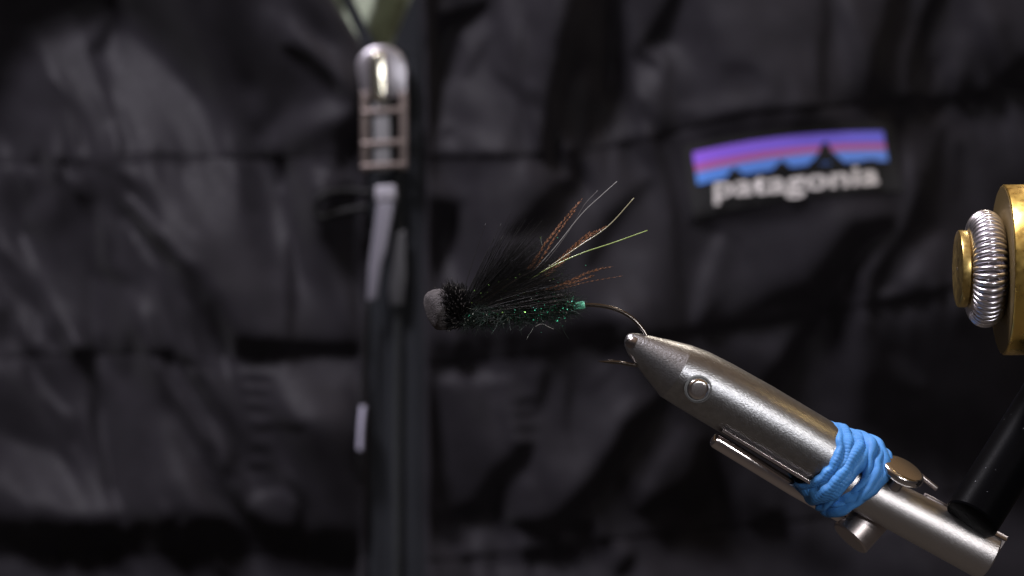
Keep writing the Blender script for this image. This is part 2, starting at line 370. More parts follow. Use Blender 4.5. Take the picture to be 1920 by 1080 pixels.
for _it in range(3):                               # refine the slopes until the cloth would shade that way
    HGT = np.real(np.fft.ifft2(np.fft.fft2(-(S - S.mean()))*np.conj(1j*_kl)/(_kl**2 + .06*_k2 + (2*np.pi/1400)**2*.2)))
    _hf = np.fft.fft2(HGT); _hx = np.real(np.fft.ifft2(1j*_kx*_hf)); _hy = np.real(np.fft.ifft2(1j*_ky*_hf))
    _pred = (np.maximum(0, (LF - LX*_hx - LY*_hy)/np.sqrt(1 + _hx**2 + _hy**2)) + .07)/(LF + .07)
    S = np.clip(S + .22*(_want - _pred), -1.75, 1.5)
HGT -= np.median(HGT)
_zip = 1/(1+np.exp(-(np.abs(GXX-742)-66)/5.0))                 # the folds stop at the zip
HGT = HGT*(.12 + .88*_zip)
_dp = np.maximum(np.maximum(1292-GXX, GXX-1672), np.maximum(238+(1500-GXX)*.1-GYY, GYY-395-(1500-GXX)*.08))
_m = 1/(1+np.exp(_dp/10.0))                                    # the label lies flat
HGT = HGT*(1-_m) + _m*fblur(HGT, 60)
#print('relief cm', HGT.min()*.0153, HGT.max()*.0153)
YJ = 32.0; JK = .01*(D0+YJ)/D0
def hs(x, y):
    fx = np.clip((np.asarray(x, float)-GX0)/STEP, 0, GW-1.001); fy = np.clip((np.asarray(y, float)-GY0)/STEP, 0, GH-1.001)
    ix = fx.astype(int); iy = fy.astype(int); tx = fx-ix; ty = fy-iy
    return ((HGT[iy, ix]*(1-tx) + HGT[iy, ix+1]*tx)*(1-ty) + (HGT[iy+1, ix]*(1-tx) + HGT[iy+1, ix+1]*tx)*ty)
def jY(x, y, lift=0.0):
    """depth of the jacket front at a photo position"""
    x = np.asarray(x, float)
    return YJ + 2.2*((x-900)/1300.0)**2*1.2 - hs(x, y)*JK - lift
def jpt(x, y, lift=0.0):
    x = np.asarray(x, float); y = np.asarray(y, float); Y = jY(x, y, lift); k = (D0+Y)/D0/100
    return np.stack([(x-960)*k, Y, (540-y)*k], -1)
def sheet(name, X, Y, lift, m, parent):
    r, c = X.shape; V = jpt(X, Y, lift).reshape(-1, 3); i = np.arange(r*c).reshape(r, c)
    F = np.stack([i[:-1, :-1], i[1:, :-1], i[1:, 1:], i[:-1, 1:]], -1).reshape(-1, 4)
    return mesh(name, V, F, m, parent)
M_nylon = mat('black_nylon', (.0118, .0106, .0138), .60, 0, .12)
grain(M_nylon, 7, 4, .15, .04, cvar=.12, rvar=.06)
M_nylon.node_tree.nodes['Principled BSDF'].inputs['Sheen Weight'].default_value = .05
M_tape = mat('zip_tape', (.0125, .0140, .0175), .85, 0, .2); grain(M_tape, 40, 3, .4, .03)
M_coil = mat('zip_coil', (.020, .024, .028), .5); 
jacket = empty('quilted_jacket', (0, 34, -12))
tag(jacket, 'black quilted jacket filling the blurred background, with striped chest label and zip', 'jacket')
ZL = lambda y: 694 - np.maximum(0, 108-y)*.62
ZR = lambda y: 793 + 0*y - np.maximum(0, 90-y)*.10
def baffle(k, side):
    nr = 96
    rows = np.linspace(0, 1, nr)
    nc = 300 if side < 0 else 300
    u = np.linspace(0, 1, nc)
    top = -470 if k < 0 else None
    X = np.empty((nr, nc)); Y = np.empty((nr, nc))
    for i, t in enumerate(rows):
        x = None
        yy = 0.0
        # the row's zip-side limit depends on y: iterate twice
        e = 742.0
        for _ in range(3):
            a = seam_y(k, e); b = seam_y(k+1, e); yy = a + (b-a)*t
            e = float(ZL(yy) if side < 0 else ZR(yy))
        x = (-560 + (e+560)*u) if side < 0 else (e + (2480-e)*u)
        a = seam_y(k, x); b = seam_y(k+1, x)
        X[i] = x; Y[i] = a + (b-a)*t
    puff = np.sin(np.pi*rows)[:, None]**.5*.10                       # filled tube between two seams
    d = np.abs(X - (ZL(Y) if side < 0 else ZR(Y)))
    hem = .30*np.exp(-(d/6.0)**2)                                    # edge turned in at the zip
    o = sheet('baffle', X, Y, puff - hem, M_nylon, jacket)
    return o
for k in range(0, 4):
    baffle(k, -1); baffle(k, 1)
# seam stitching: short dark threads lying along the grooves are too blurred to tell apart
# zip: tape, coil, slider and pull
zipper = empty('zipper', (0, 0, 0), jacket); keep(zipper)
yy = np.linspace(96, 1560, 240)[:, None]; xx = np.linspace(0, 1, 34)[None, :]
XT = 682 + xx*(797-682) + 0*yy
prof = .12*np.exp(-((XT-742)/11)**2) + .04*np.exp(-((XT-706)/4)**2) + .04*np.exp(-((XT-780)/4)**2) - .03*np.exp(-((XT-757)/3)**2) - .03*np.exp(-((XT-727)/3)**2)
sheet('zip_tape', XT, yy + 0*XT, prof - .18, M_tape, zipper)
for xa, xb, xc, xd in ((636, 658, 686, 714), (774, 806, 728, 797)):     # tapes parting above the slider
    t = np.linspace(0, 1, 30)[:, None]; w_ = np.linspace(0, 1, 8)[None, :]; yb_ = -10 + 112*t; q = -420 + 522*t
    xl = np.interp(q, [-420, -10, 102], [xa-(300 if xa < 700 else -60), xa, xc]); xr = np.interp(q, [-420, -10, 102], [xb-(300 if xa < 700 else -60), xb, xd])
    sheet('zip_tape', xl + (xr-xl)*w_, q + 0*w_, -.16 + 0*w_*q, M_tape, zipper)
pts = []
for i in range(900):
    y = 300 + i*1.4; a = i*math.pi/2.5
    p = jpt(742 + 9*math.cos(a), y, -.04 + .03*math.sin(a)); pts.append(Vector(p))
tube('zip_coil', pts, .02, M_coil, zipper, 5)
M_slid = mat('slider_metal', (.42, .40, .44), .38, 1.0); grain(M_slid, 20, 4, .1, .01, rvar=.08)
M_pull = mat('pull_metal', (.20, .165, .155), .5, 1.0); grain(M_pull, 18, 4, .1, .01, rvar=.08)
zY = float(jY(720, 200)) - .25
def arc(cx, cy, rx, ry, a0, a1, n): return [(cx + rx*math.cos(math.radians(a0+(a1-a0)*i/(n-1))), cy + ry*math.sin(math.radians(a0+(a1-a0)*i/(n-1)))) for i in range(n)]
prism('slider', arc(715, 134, 50, 50, 180, 360, 18) + [(764, 175), (754, 186), (678, 186), (667, 175)], zY, .35, M_slid, zipper, .1)
prism('slider_bridge', arc(708, 118, 17, 24, 180, 360, 12) + [(726, 175), (722, 188), (700, 188), (695, 175)], zY-.42, .35, mat('polished_slider', (.9, .86, .72), .22, 1.0), zipper, .12)
for x0, x1, ya, yb in ((676, 691, 172, 322), (748, 764, 172, 318)):
    prism('pull_side_bar', [(x0, ya), (x1, ya), (x1, yb), (x0, yb)], zY-.25, .16, M_pull, zipper, .05)
for y0 in (204, 264, 306): prism('pull_crossbar', [(676, y0+2), (764, y0-4), (764, y0+7), (676, y0+13)], zY-.27, .16, M_pull, zipper, .05)
M_grey = mat('grey_plastic', (.17, .17, .18), .5); grain(M_grey, 15, 3, .1)
prism('pull_core', [(700, 190), (730, 188), (733, 320), (702, 322)], zY-.22, .12, M_grey, zipper, .04)
prism('cord_ferrule', [(703, 348), (742, 346), (744, 376), (704, 378)], float(jY(720, 360))-.45, .25, mat('ferrule', (.30, .29, .33), .35), zipper, .08)
M_cord = mat('cord_strap', (.15, .145, .175), .42); grain(M_cord, 22, 4, .3, .02)
f1 = lambda x, y: float(jY(720, 470)) - .45
prism('pull_strap', [(708, 378), (740, 378), (724, 470), (716, 492), (706, 560), (688, 566), (691, 500), (699, 440)], 0, .14, M_cord, zipper, .05, fn=f1)
prism('pull_strap', [(742, 440), (760, 430), (762, 520), (756, 572), (732, 574), (730, 540)], 0, .1, mat('strap_grey', (.03, .03, .034), .5), zipper, .04, fn=lambda x, y: float(jY(742, 500)) - .22)
lp = spline([(Vector(jpt(700, 362, .35))), Vector(jpt(650, 358, .4)), Vector(jpt(606, 366, .35)), Vector(jpt(592, 388, .3)), Vector(jpt(600, 408, .3)), Vector(jpt(628, 400, .35)), Vector(jpt(690, 388, .4))], 8)
M_loop = mat('elastic_cord', (.010, .010, .011), .7, 0, .2); tube('cord_loop', lp, .10, M_loop, zipper, 10)
tube('zip_cord', spline([Vector(jpt(690, 566, .3)), Vector(jpt(683, 660, .3)), Vector(jpt(677, 760, .3)), Vector(jpt(674, 850, .3)), Vector(jpt(676, 900, .1))], 8), .05, M_loop, zipper, 8)
tube('cord_tip_glare', spline([Vector(jpt(681, 762, .42)), Vector(jpt(677, 800, .45)), Vector(jpt(675, 846, .42))], 8), .08, mat('cord_glare_grey', (.34, .33, .42), .3), zipper, 10)  # pale tube over the cord, its colour standing in for the glare there
# chest label
def lab(u, v):                        # u along, v down (0 top of stripes, 1 bottom of stripes)
    x = 1299 + 357*u + v*9; y = 286 - 50*u + 10*u*u - 34*u*(1-u) + v*(60 - 4*u); return x, y
M_lab = mat('label_cloth', (.016, .016, .017), .8, 0, .3); grain(M_lab, 60, 3, .2, .01)
u, v = np.meshgrid(np.linspace(-.045, 1.05, 60), np.linspace(-.25, 2.0, 26)); x, y = lab(u, v)
label = sheet('chest_label', x, y, .13, M_lab, jacket)
def band(name, v0, v1, m):
    u, v = np.meshgrid(np.linspace(0, 1, 60), np.linspace(v0, v1, 6)); x, y = lab(u, v); return sheet(name, x, y, .16, m, label)
def ramp_mat(name, c0, c1):
    m = mat(name, c0, .75, 0, .3); nt = m.node_tree; g = nt.nodes.new('ShaderNodeTexCoord'); s = nt.nodes.new('ShaderNodeSeparateXYZ'); r = nt.nodes.new('ShaderNodeValToRGB')
    r.color_ramp.elements[0].color = (*c0, 1); r.color_ramp.elements[1].color = (*c1, 1); nt.links.new(g.outputs['Generated'], s.inputs[0]); nt.links.new(s.outputs['X'], r.inputs[0]); nt.links.new(r.outputs[0], nt.nodes['Principled BSDF'].inputs['Base Color']); return m
band('violet_stripe', 0, .40, ramp_mat('violet_thread', (.34, .14, .90), (.20, .20, .92)))
band('red_stripe', .40, .62, ramp_mat('red_thread', (.50, .12, .30), (.52, .14, .32)))
band('blue_stripe', .62, 1.0, ramp_mat('blue_thread', (.12, .32, .92), (.16, .32, .88)))
def poly_on_label(name, pts, lift, m):
    V = [tuple(jpt(px, py, lift)) for px, py in pts]; return mesh(name, V, [tuple(range(len(V)))[::-1]], m, label, smooth=False)
M_mtn = mat('mountain_thread', (.012, .012, .012), .9)
poly_on_label('mountain', [(1510, 312), (1524, 300), (1534, 288), (1540, 272), (1547, 263), (1554, 271), (1560, 284), (1570, 292), (1580, 302), (1590, 312)], .20, M_mtn)
poly_on_label('mountain', [(1448, 318), (1458, 307), (1466, 299), (1476, 307), (1486, 317)], .20, M_mtn)
poly_on_label('mountain', [(1360, 334), (1368, 322), (1377, 313), (1387, 321), (1398, 330)], .20, M_mtn)
poly_on_label('mountain', [(1608, 312), (1616, 301), (1640, 298), (1652, 306), (1655, 311)], .20, M_mtn)
M_let = mat('white_thread', (.82, .78, .76), .8, 0, .3)
def text_mesh(body, name):
    c = bpy.data.curves.new('lettering', 'FONT'); c.body = body; c.size = 1; c.offset = .022; c.space_character = 1.02; c.resolution_u = 4
    o = bpy.data.objects.new('tmp', c); COL.objects.link(o); dg = bpy.context.evaluated_depsgraph_get(); me = bpy.data.meshes.new_from_object(o.evaluated_get(dg)); bpy.data.objects.remove(o); me.name = name
    return me
me = text_mesh('patagonia', 'lettering'); co = np.array([v.co[:] for v in me.vertices]); x0, x1 = co[:, 0].min(), co[:, 0].max()
# lower-case x height of the built-in font ~ .52
uu = (co[:, 0]-x0)/(x1-x0); vv = co[:, 1]/.55
px = 1339 + uu*309; py = 370 - 26*uu + 2*uu*(1-uu) - vv*(31 - 1*uu)
P = jpt(px, py, .21)
for v_, p in zip(me.vertices, P): v_.co = p
me.flip_normals() if False else None
keep(link('lettering', me, M_let, label, smooth=False))
# shirt behind the open collar
M_shirt = mat('sage_cloth', (.24, .27, .20), .9); grain(M_shirt, 6, 5, .4, .1, cvar=.25)
V = []; F = []; nx, ny = 30, 30
for i in range(ny):
    for j in range(nx):
        x = 560 + 320*j/(nx-1); y = -420 + 560*i/(ny-1)
        V.append(at(x, y, 36.5 + .9*abs(math.sin((x-700)*.03 + y*.01)) + .004*abs(x-715)))
for i in range(ny-1):
    for j in range(nx-1): a = i*nx+j; F.append((a, a+nx, a+nx+1, a+1))
shirt = mesh('shirt', V, F, M_shirt); tag(shirt, 'pale green shirt showing through the open collar above the zip slider', 'shirt')
# ---- THE VISE ------------------------------------------------------------------------
M_jaw = mat('satin_steel', (.34, .34, .35), .35, 1.0); grain(M_jaw, 34, 5, .7, .0085, cvar=.10, rvar=.05)
M_barrel = mat('bright_steel', (.52, .50, .50), .36, 1.0); grain(M_barrel, 36, 5, .6, .0065, rvar=.06, stretch=(1, 3, 3), rot=(0, math.radians(-29), 0))
M_rod = mat('polished_steel', (.72, .66, .66), .15, 1.0); grain(M_rod, 10, 3, .05, .01, rvar=.03)
M_chrome = mat('chrome', (.80, .76, .75), .16, 1.0); grain(M_chrome, 60, 3, .04, .002, rvar=.03)
M_stub = mat('turned_steel', (.46, .41, .40), .38, 1.0); grain(M_stub, 30, 4, .15, .006, rvar=.05)
M_tip = mat('tip_steel', (.42, .38, .37), .22, 1.0); grain(M_tip, 30, 4, .2, .005, rvar=.05)
M_dring = mat('recess_steel', (.16, .16, .16), .35, 1.0)
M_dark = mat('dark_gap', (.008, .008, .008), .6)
M_black = mat('black_enamel', (.002, .002, .0025), .40, 0, .02); grain(M_black, 40, 6, .25, .004, rvar=.08)
M_brass = mat('brass', (.95, .62, .17), .30, 1.0); grain(M_brass, 5, 9, .18, .01, cvar=.16, rvar=.08)
M_brass2 = mat('aged_brass', (.60, .43, .15), .34, 1.0); grain(M_brass2, 9, 8, .15, .01, cvar=.25, rvar=.08)
M_wire = mat('spring_wire', (.80, .77, .82), .30, 1.0); grain(M_wire, 6, 3, 0, .004, rvar=.04)
vise = empty('fly_tying_vise', (8.8, .9, -5.6))
tag(vise, 'steel fly tying vise with tapered jaws gripping the hook, brass hub and black arm', 'vise')
AX = Vector((.857, .12, -.515)); UP = Vector((.515, 0, .857)); FR = AX.cross(UP)
FR = -FR if FR.y > 0 else FR
FR.normalize(); UPv = AX.cross(FR).normalized(); UPv = UPv if UPv.z > 0 else -UPv
J0 = at(1188, 637, 0)
def vz(s, u=0., w=0.): return J0 + AX*(s/100.) + UPv*(u/100.) + FR*(w/100.)
# jaw: stations (s, top, bottom, half depth) in hundredths of a cm
ST = [(-15, 2, -6, 3), (-13, 6, -12, 7), (-8, 10, -19, 11), (0, 14, -25, 15), (8, 17.5, -30, 19), (50, 32, -47, 38), (98, 47, -65, 59.5), (98.5, 47.1, -65.1, 59.6), (134, 53.5, -66, 60.5), (180, 57, -66, 61.5), (270, 60, -65.5, 62.5), (360, 60.5, -65, 62.5), (436, 61, -65, 62.5), (440, 59, -63, 60.5), (441, 40, -44, 40)]
def loft(name, ST, m, parent, n=72, flat=None, sharp=9):
    V = []; F = []
    for (s, t, b, d) in ST:
        c = (t+b)/2; h = (t-b)/2
        for j in range(n):
            a = 2*math.pi*j/n; V.append(vz(s, c + h*math.cos(a), d*math.sin(a)))
    for i in range(len(ST)-1):
        for j in range(n):
            k = (j+1) % n; F.append((i*n+j, (i+1)*n+j, (i+1)*n+k, i*n+k))
    F.append(tuple(range(n))); F.append(tuple((len(ST)-1)*n + j for j in range(n))[::-1])
    o = mesh(name, V, F, m, parent, True)
    bm = bmesh.new(); bm.from_mesh(o.data); bmesh.ops.recalc_face_normals(bm, faces=bm.faces); bm.to_mesh(o.data); bm.free()
    o.data.set_sharp_from_angle(angle=math.radians(sharp)); return o
jaw = loft('jaw', ST, M_jaw, vise)
# a flat ground on the camera side of the nose gives the slanting crease
for v in jaw.data.vertices:
    p = v.co - (J0 if True else 0)
    s = p.dot(AX.normalized())*100; u_ = p.dot(UPv)*100; w_ = p.dot(FR)*100
    lim = 1e3
    if s < 120 and w_ > lim > 0: v.co -= FR*((w_-lim)/100)
lathe('jaw_tip', vz(-13, -5.5, 0), AX, [(0, 0), (.0, .04), (.015, .085), (.05, .125), (.10, .155), (.16, .180)], M_tip, jaw, 32)
# slit between the two jaws, on top
PV = vz(141, -17, 0)
wy = FR
lathe('pin_recess', PV + wy*.575, wy, [(0, .225), (.03, .262), (.052, .262), (.054, .235), (.03, .228)], M_dring, jaw, 48)
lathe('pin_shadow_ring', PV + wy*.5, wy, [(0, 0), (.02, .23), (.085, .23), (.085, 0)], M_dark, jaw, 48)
lathe('pivot_pin', PV + wy*.52, wy, [(0, 0), (0, .20), (.10, .203), (.135, .192), (.158, .165), (.164, .14), (.166, .12), (.1665, 0)], M_chrome, jaw, 48)
# barrel behind it
B0 = at(1560, 889, .45); B1 = at(1855, 1043, .82); bd = (B1-B0)
L = bd.length
lathe('barrel', B0, bd, [(0, 0), (0, .38), (.05, .425), (L*.33, .435), (L*.66, .46), (L-.03, .485), (L, .46), (L+.004, 0)], M_barrel, vise, 72)
bu = bd.normalized(); bf = FR; bup = UPv
# lever rod and the plate above it
R0 = at(1336, 822, .1); R1 = at(1612, 992, 1.0)
lathe('lever_rod', R0, R1-R0, [(0, 0), (0, .05), (.012, .10), (.04, .135), (.09, .148), (1.9, .145), (2.6, .12), (3.2, .10), (3.2, 0)], M_rod, vise, 40)
box('cam_plate', (at(1350, 804, .1)+at(1520, 906, .3))/2, ((at(1520, 906, .3)-at(1350, 804, .1)).normalized(), UPv, FR), (1.98, .035, .5), M_rod, vise, .012)
# adjusting stub below
S0 = at(1650, 948, 1.15); sd = at(1593, 1011, .95) - S0
stub = lathe('adjusting_screw', S0, sd, [(0, 0), (0, .40), (sd.length-.03, .405), (sd.length, .375), (sd.length+.01, .28), (sd.length+.01, 0)], M_stub, vise, 56)
# thumb disc and its locating pin
dn = Vector((.43, -.40, .81)).normalized(); D1 = at(1696, 877, .16)
disc = lathe('thumb_knob', D1 - dn*.20, dn, [(0, 0), (0, .33), (.03, .40), (.08, .44), (.13, .44), (.17, .425), (.195, .39), (.20, .36), (.2, 0)], M_chrome, vise, 64)
lathe('knob_stem', D1 - dn*.55, dn, [(0, 0), (0, .15), (.36, .15), (.36, 0)], M_stub, disc, 24)
pa = at(1716, 884, .9); pb = at(1757, 917, .95)
lathe('locating_pin', pa, pb-pa, round_rod((pb-pa).length, .05, .02), M_stub, vise, 20)
pa = at(1738, 929, .75); pb = at(1786, 958, .8)
box('barrel_shoulder', (pa+pb)/2, (bu, UPv, FR), (.60, .05, .25), M_stub, vise, .02)
# black arm up to the hub
A0 = at(1820, 976, .18); ad = Vector((.54, .42, .73)).normalized()
arm = lathe('arm', A0, ad, [(0, 0), (0, .46), (.015, .505), (.05, .53), (4.9, .54), (4.9, 0)], M_black, vise, 64)
box('arm_groove', A0 + ad*2.0 - ad.cross(Vector((0,1,0))).normalized()*.50, (ad, FR, ad.cross(FR).normalized()), (.7, .12, .06), M_black, arm, .02)
r_ = np.random.RandomState(4); a1, a2, a3 = frame(ad, (0, -1, 0)); Cs = []; Us = []; Ws = []
for i in range(24):
    th = math.radians(r_.normal(-20, 22)); s_ = r_.uniform(.4, 3.4); nrm = a2*math.cos(th) + a3*math.sin(th); z_ = r_.uniform(.004, .011)
    Cs.append(A0 + a1*s_ + nrm*.545); Us.append(a1*z_); Ws.append(a1.cross(nrm)*z_*.8)
quads('dust', Cs, Us, Ws, mat('dust', (.16, .16, .18), .8), arm)
# saddle lug at the barrel's end
box('saddle_lug', at(1859, 1010, .68), (bu, UPv, FR), (.26, .20, .3), M_stub, vise, .08)
# brass hub with the spring clip on its nose; axis along x
hub = lathe('brass_hub', at(1879, 506, 0), (1, 0, 0), [(0, 0), (0, 1.55), (.012, 1.585), (.03, 1.60), (1.4, 1.60), (1.45, 1.57), (1.5, 1.57), (1.55, 1.60), (2.6, 1.60), (2.6, 0)], M_brass, vise, 160, 40)
lathe('hub_face_shade', at(1879, 506, 0) - Vector((.006, 0, 0)), (1, 0, 0), [(0, 0), (0, 1.555), (.006, 1.56), (.012, 0)], mat('shaded_brass', (.22, .16, .07), .55, 1.0), hub, 120)  # added disc: same brass as the hub, coloured darker to shade its face
lathe('hub_neck', at(1826, 505, 0), (1, 0, 0), [(0, 0), (0, .44), (.54, .44), (.54, 0)], M_brass, hub, 64)
knob = lathe('clip_knob', at(1795, 504, 0), (1, 0, 0), [(0, 0), (0, .04), (0, .69), (.012, .715), (.03, .725), (.155, .725), (.165, .70), (.20, .66), (.29, .64), (.31, .60), (.31, 0)], M_brass2, hub, 96, 30)
lathe('centre_pip', at(1793.6, 503, 0), (1, 0, 0), [(0, 0), (.005, .018), (.02, .028), (.02, 0)], M_chrome, knob, 12)
c = at(1847, 504, 0); pts = []; turns = 50; n = turns*26
for i in range(n):
    t = 2*math.pi*i/n; t2 = t + .030*math.sin(2*t+.6) + .02*math.sin(5*t)
    a = turns*t; rr = .762 + .30*math.cos(a)
    pts.append(c + Vector((.285*math.sin(a), -rr*math.cos(t2), rr*math.sin(t2))))
pts.append(pts[0]); tube('material_spring', pts, .048, M_wire, hub, 12, caps=False)
# ---- BLUE RUBBER STRIP WOUND ROUND THE VISE ------------------------------------------
M_rub = mat('blue_rubber', (.065, .245, .60), .6, 0, .35, Subsurface_Weight=.12, Subsurface_Scale=.15)
M_rub.node_tree.nodes['Principled BSDF'].inputs['Subsurface Radius'].default_value = (.3, .6, 1.0)
grain(M_rub, 12, 6, .22, .02, cvar=.12, rvar=.07)
band_root = empty('rubber_band', tuple(at(1580, 885, .5)))
tag(band_root, 'bright blue rubber strip wound and bunched round the vise barrel', 'rubber strip')
from mathutils import noise as mn
def wrap(c, rad, prof, m, seed, ribs=0, off=0., twist=0., na=150, nb=22, thick=.03):
    """one turn of the strip: prof(theta)->(s_left, s_right, lift) with s along the barrel in px from c"""
    V = []; F = []; a_ = AX.normalized()
    for i in range(na):
        th = 2*math.pi*i/na; sl, sr, lf = prof(th)
        for j in range(nb):
            t = j/(nb-1); s = sl + (sr-sl)*t
            edge = (2*t-1)
            r = rad(th) + lf*(1-edge**2)**(.6 if ribs else .35) - .05*abs(edge)**6
            q = Vector((math.cos(th)*3, math.sin(th)*3, s*.02+seed))
            # long pleats run round the turn, pulled slightly askew
            r += (.03*math.sin(t*9 + 1.6*math.sin(th*2+seed) + seed) if ribs else .13*(abs(math.sin(t*4.2 + 1.1*math.sin(th*1.0+seed) + .5*math.sin(th*3+seed*2) + seed)) - .6)) * (1-edge**4) + .06*mn.noise(q*.6) + .012*mn.noise(Vector((math.cos(th)*2.0, math.sin(th)*2.0, t*6+seed*3)))
            if ribs: r += .0052*ribs*math.sin(th*70 + t*2)*(1-edge**2)*(.5+.5*mn.noise(q*2))
            s += 5*mn.noise(q*1.3+Vector((5, 1, 2)))
            V.append(c + a_*(s/100) + UPv*(math.cos(th)*r + off) + FR*(math.sin(th)*r))
    for i in range(na):
        k = (i+1) % na
        for j in range(nb-1): F.append((i*nb+j, k*nb+j, k*nb+j+1, i*nb+j+1))
    o = mesh('band_turn', V, F, m, band_root)
    bm = bmesh.new(); bm.from_mesh(o.data); bmesh.ops.recalc_face_normals(bm, faces=bm.faces); bm.to_mesh(o.data); bm.free()
    md = o.modifiers.new('thickness', 'SOLIDIFY'); md.thickness = thick; md.offset = 1
    sb = o.modifiers.new('soft', 'SUBSURF'); sb.levels = 1; sb.render_levels = 1
    return o
BC = vz(0, 0, 0)
C = lambda th: math.cos(th)   # 1 top, -1 bottom
Fz = lambda th: math.sin(th)  # 1 camera side
# textured turn gripping the jaw's end; slants from upper right to lower left
wrap(vz(0, -6), lambda t: .655 + .05*max(0, -C(t)), lambda t: (404 + 24*Fz(t)*(1-.0) , 448 + 8*Fz(t) + 4*C(t), .05), M_rub, 1.3, ribs=1.8, na=420)
wrap(vz(0, -8), lambda t: .66 + .08*max(0, -C(t)), lambda t: (432 + 14*Fz(t) - 8*max(0, -C(t)), 478 + 2*Fz(t) + 6*C(t), .10), M_rub, 4.1, ribs=1.5, na=420)
# smooth turns, bunched
wrap(vz(0, -12), lambda t: .60 + .10*C(t)**2, lambda t: (452 - 12*C(t) + 6*Fz(t), 492 + 14*C(t) - 6*Fz(t), .10), M_rub, 7.7)
wrap(vz(0, -14), lambda t: .56 + .10*C(t)**2 + .05*C(t), lambda t: (482 - 22*C(t)**2*(1 if C(t) > 0 else .6) + 18*Fz(t)-4*C(t), 516 - 14*max(0, C(t)) + 14*Fz(t) - 10*max(0, -C(t)), .15 + .10*math.exp(-((t-.5)/.25)**2)), M_rub, 11.2)
wrap(vz(0, -10), lambda t: .60 + .10*C(t), lambda t: (470 + 30*Fz(t)*(C(t) > -2) + 8*C(t), 512 + 26*Fz(t) + 16*C(t), .12), M_rub, 15.9)
# ---- THE FLY -------------------------------------------------------------------------
rng = np.random.RandomState(7); random.seed(5)
M_hook = mat('bronze_wire', (.17, .15, .135), .2, 1.0); grain(M_hook, 30, 3, .05, .003, rvar=.04)
M_foam = mat('grey_foam', (.088, .080, .082), .9, 0, .2); grain(M_foam, 34, 8, 1.0, .05, cvar=.35)
M_hair = mat('black_hair', (.010, .0095, .010), .42, 0, .35)
M_hairb = mat('brown_black_hair', (.035, .026, .020), .45, 0, .4)
M_cut = mat('cut_hair_end', (.30, .275, .26), .7)
M_tag = mat('mint_thread', (.30, .90, .60), .3, 0, .6); grain(M_tag, 22, 3, .3, .01, cvar=.3)
M_green = mat('green_tinsel', (.05, .40, .22), .32, 1.0)
M_teal = mat('teal_tinsel', (.16, .65, .48), .3, 1.0)
M_lime = mat('lime_tinsel', (.30, .62, .16), .25, 1.0)
M_sil = mat('clear_tinsel', (.70, .75, .68), .32, .9)
M_dub = mat('dark_green_dubbing', (.008, .020, .014), .5)
fly = empty('fishing_fly', tuple(at(960, 585)))
tag(fly, 'black and green fishing fly with grey foam head on a bent hook', 'fishing fly')
hp = [(852,600),(880,596),(960,586),(1040,577),(1096,572),(1130,574),(1160,582),(1186,597),(1206,619),(1219,645),(1221,664),(1212,678),(1196,684),(1180,683),(1165,680)]
hl = spline([at(x, y, 0) for x, y in hp], 6); hr = [.037]*len(hl)
hook = tube('hook', hl, hr, M_hook, fly, 14)
pl = spline([at(1165, 680), at(1150, 679), at(1136, 678.5), at(1121, 677.5)], 5)
tube('hook_point', pl, [.034, .034, .034, .034, .033, .033, .032, .030, .027, .024, .021, .018, .014, .010, .006, .002], M_hook, hook, 12)
tube('barb', [at(1138, 677), at(1146, 675), at(1154, 673.5)], [.014, .010, .002], M_hook, hook, 8)
# foam head: a thick rounded disc seen three-quarter on, cut face to the lower left
ha = Vector((-.86, -.34, -.30)).normalized()
lathe('foam_head', at(838, 575, .06) , ha, [(0, 0), (0, .355), (.03, .378), (.13, .392), (.24, .380), (.31, .345), (.335, .30), (.342, .2), (.345, .1), (.345, 0)], M_foam, fly, 64, 40,
      wob=lambda s, t: 1 + .025*math.sin(3*t+1) + .015*math.sin(7*t+s*9))
# body: dark dubbed spindle
bl = [at(x, y) for x, y in ((858, 598), (900, 596), (950, 590), (1000, 583), (1050, 577), (1082, 573))]
tube('dubbed_body', spline(bl, 6), list(np.interp(np.linspace(0, 1, 31), [0, .1, .4, .7, .92, 1], [.10, .12, .11, .10, .09, .04])), M_dub, fly, 14)
def pick(n, x0=868, x1=1078, spread=13):
    x = rng.uniform(x0, x1, n); yc = np.interp(x, [860, 950, 1000, 1080], [598, 588, 582, 572])
    sp = np.interp(x, [860, 900, 1000, 1050, 1082], [9, 13, 19, 19, 8])*spread/13
    y = yc + rng.randn(n)*sp*.55; Y = rng.uniform(-.24, .2, n); return x, y, Y
def curls(name, n, m, ln=(.12, .35), r=(.003, .006), k=6, spread=13, curl=.1):
    x, y, Y = pick(n, spread=spread); L = np.empty((n, k, 3))
    for i in range(n):
        p = np.array(at(x[i], y[i], Y[i])); d = rng.randn(3)*[1.2, .5, .6]; d /= np.linalg.norm(d); h = rng.uniform(*ln)/(k-1); b = rng.randn(3)*curl*8
        for j in range(k):
            L[i, j] = p; p = p + d*h; d = d + b*h + rng.randn(3)*.15; d /= np.linalg.norm(d)
    R = rng.uniform(*r, n)[:, None]*np.linspace(1, .5, k)[None]
    return strands(name, L, R, m, fly)
curls('dubbing_fibre', 2600, M_dub, (.10, .38), (.0035, .008))
curls('green_fibre', 120, M_green, (.06, .2), (.003, .006))
curls('silver_fibre', 26, M_sil, (.08, .3), (.0025, .004), spread=20)
def flakes(name, n, m, sz=(.007, .019), spread=13, x0=868, x1=1078):
    x, y, Y = pick(n, x0, x1, spread); Y = Y - .05
    Cc = np.array([at(a, b, c) for a, b, c in zip(x, y, Y)]); U = rng.randn(n, 3); U[:, 1] *= .5; U /= np.linalg.norm(U, axis=1)[:, None]
    N = rng.randn(n, 3)*.8 + [.1, -1, .45]; W = np.cross(U, N); W /= np.linalg.norm(W, axis=1)[:, None]
    return quads(name, Cc, U*rng.uniform(*sz, n)[:, None], W*rng.uniform(.005, .010, n)[:, None], m, fly)
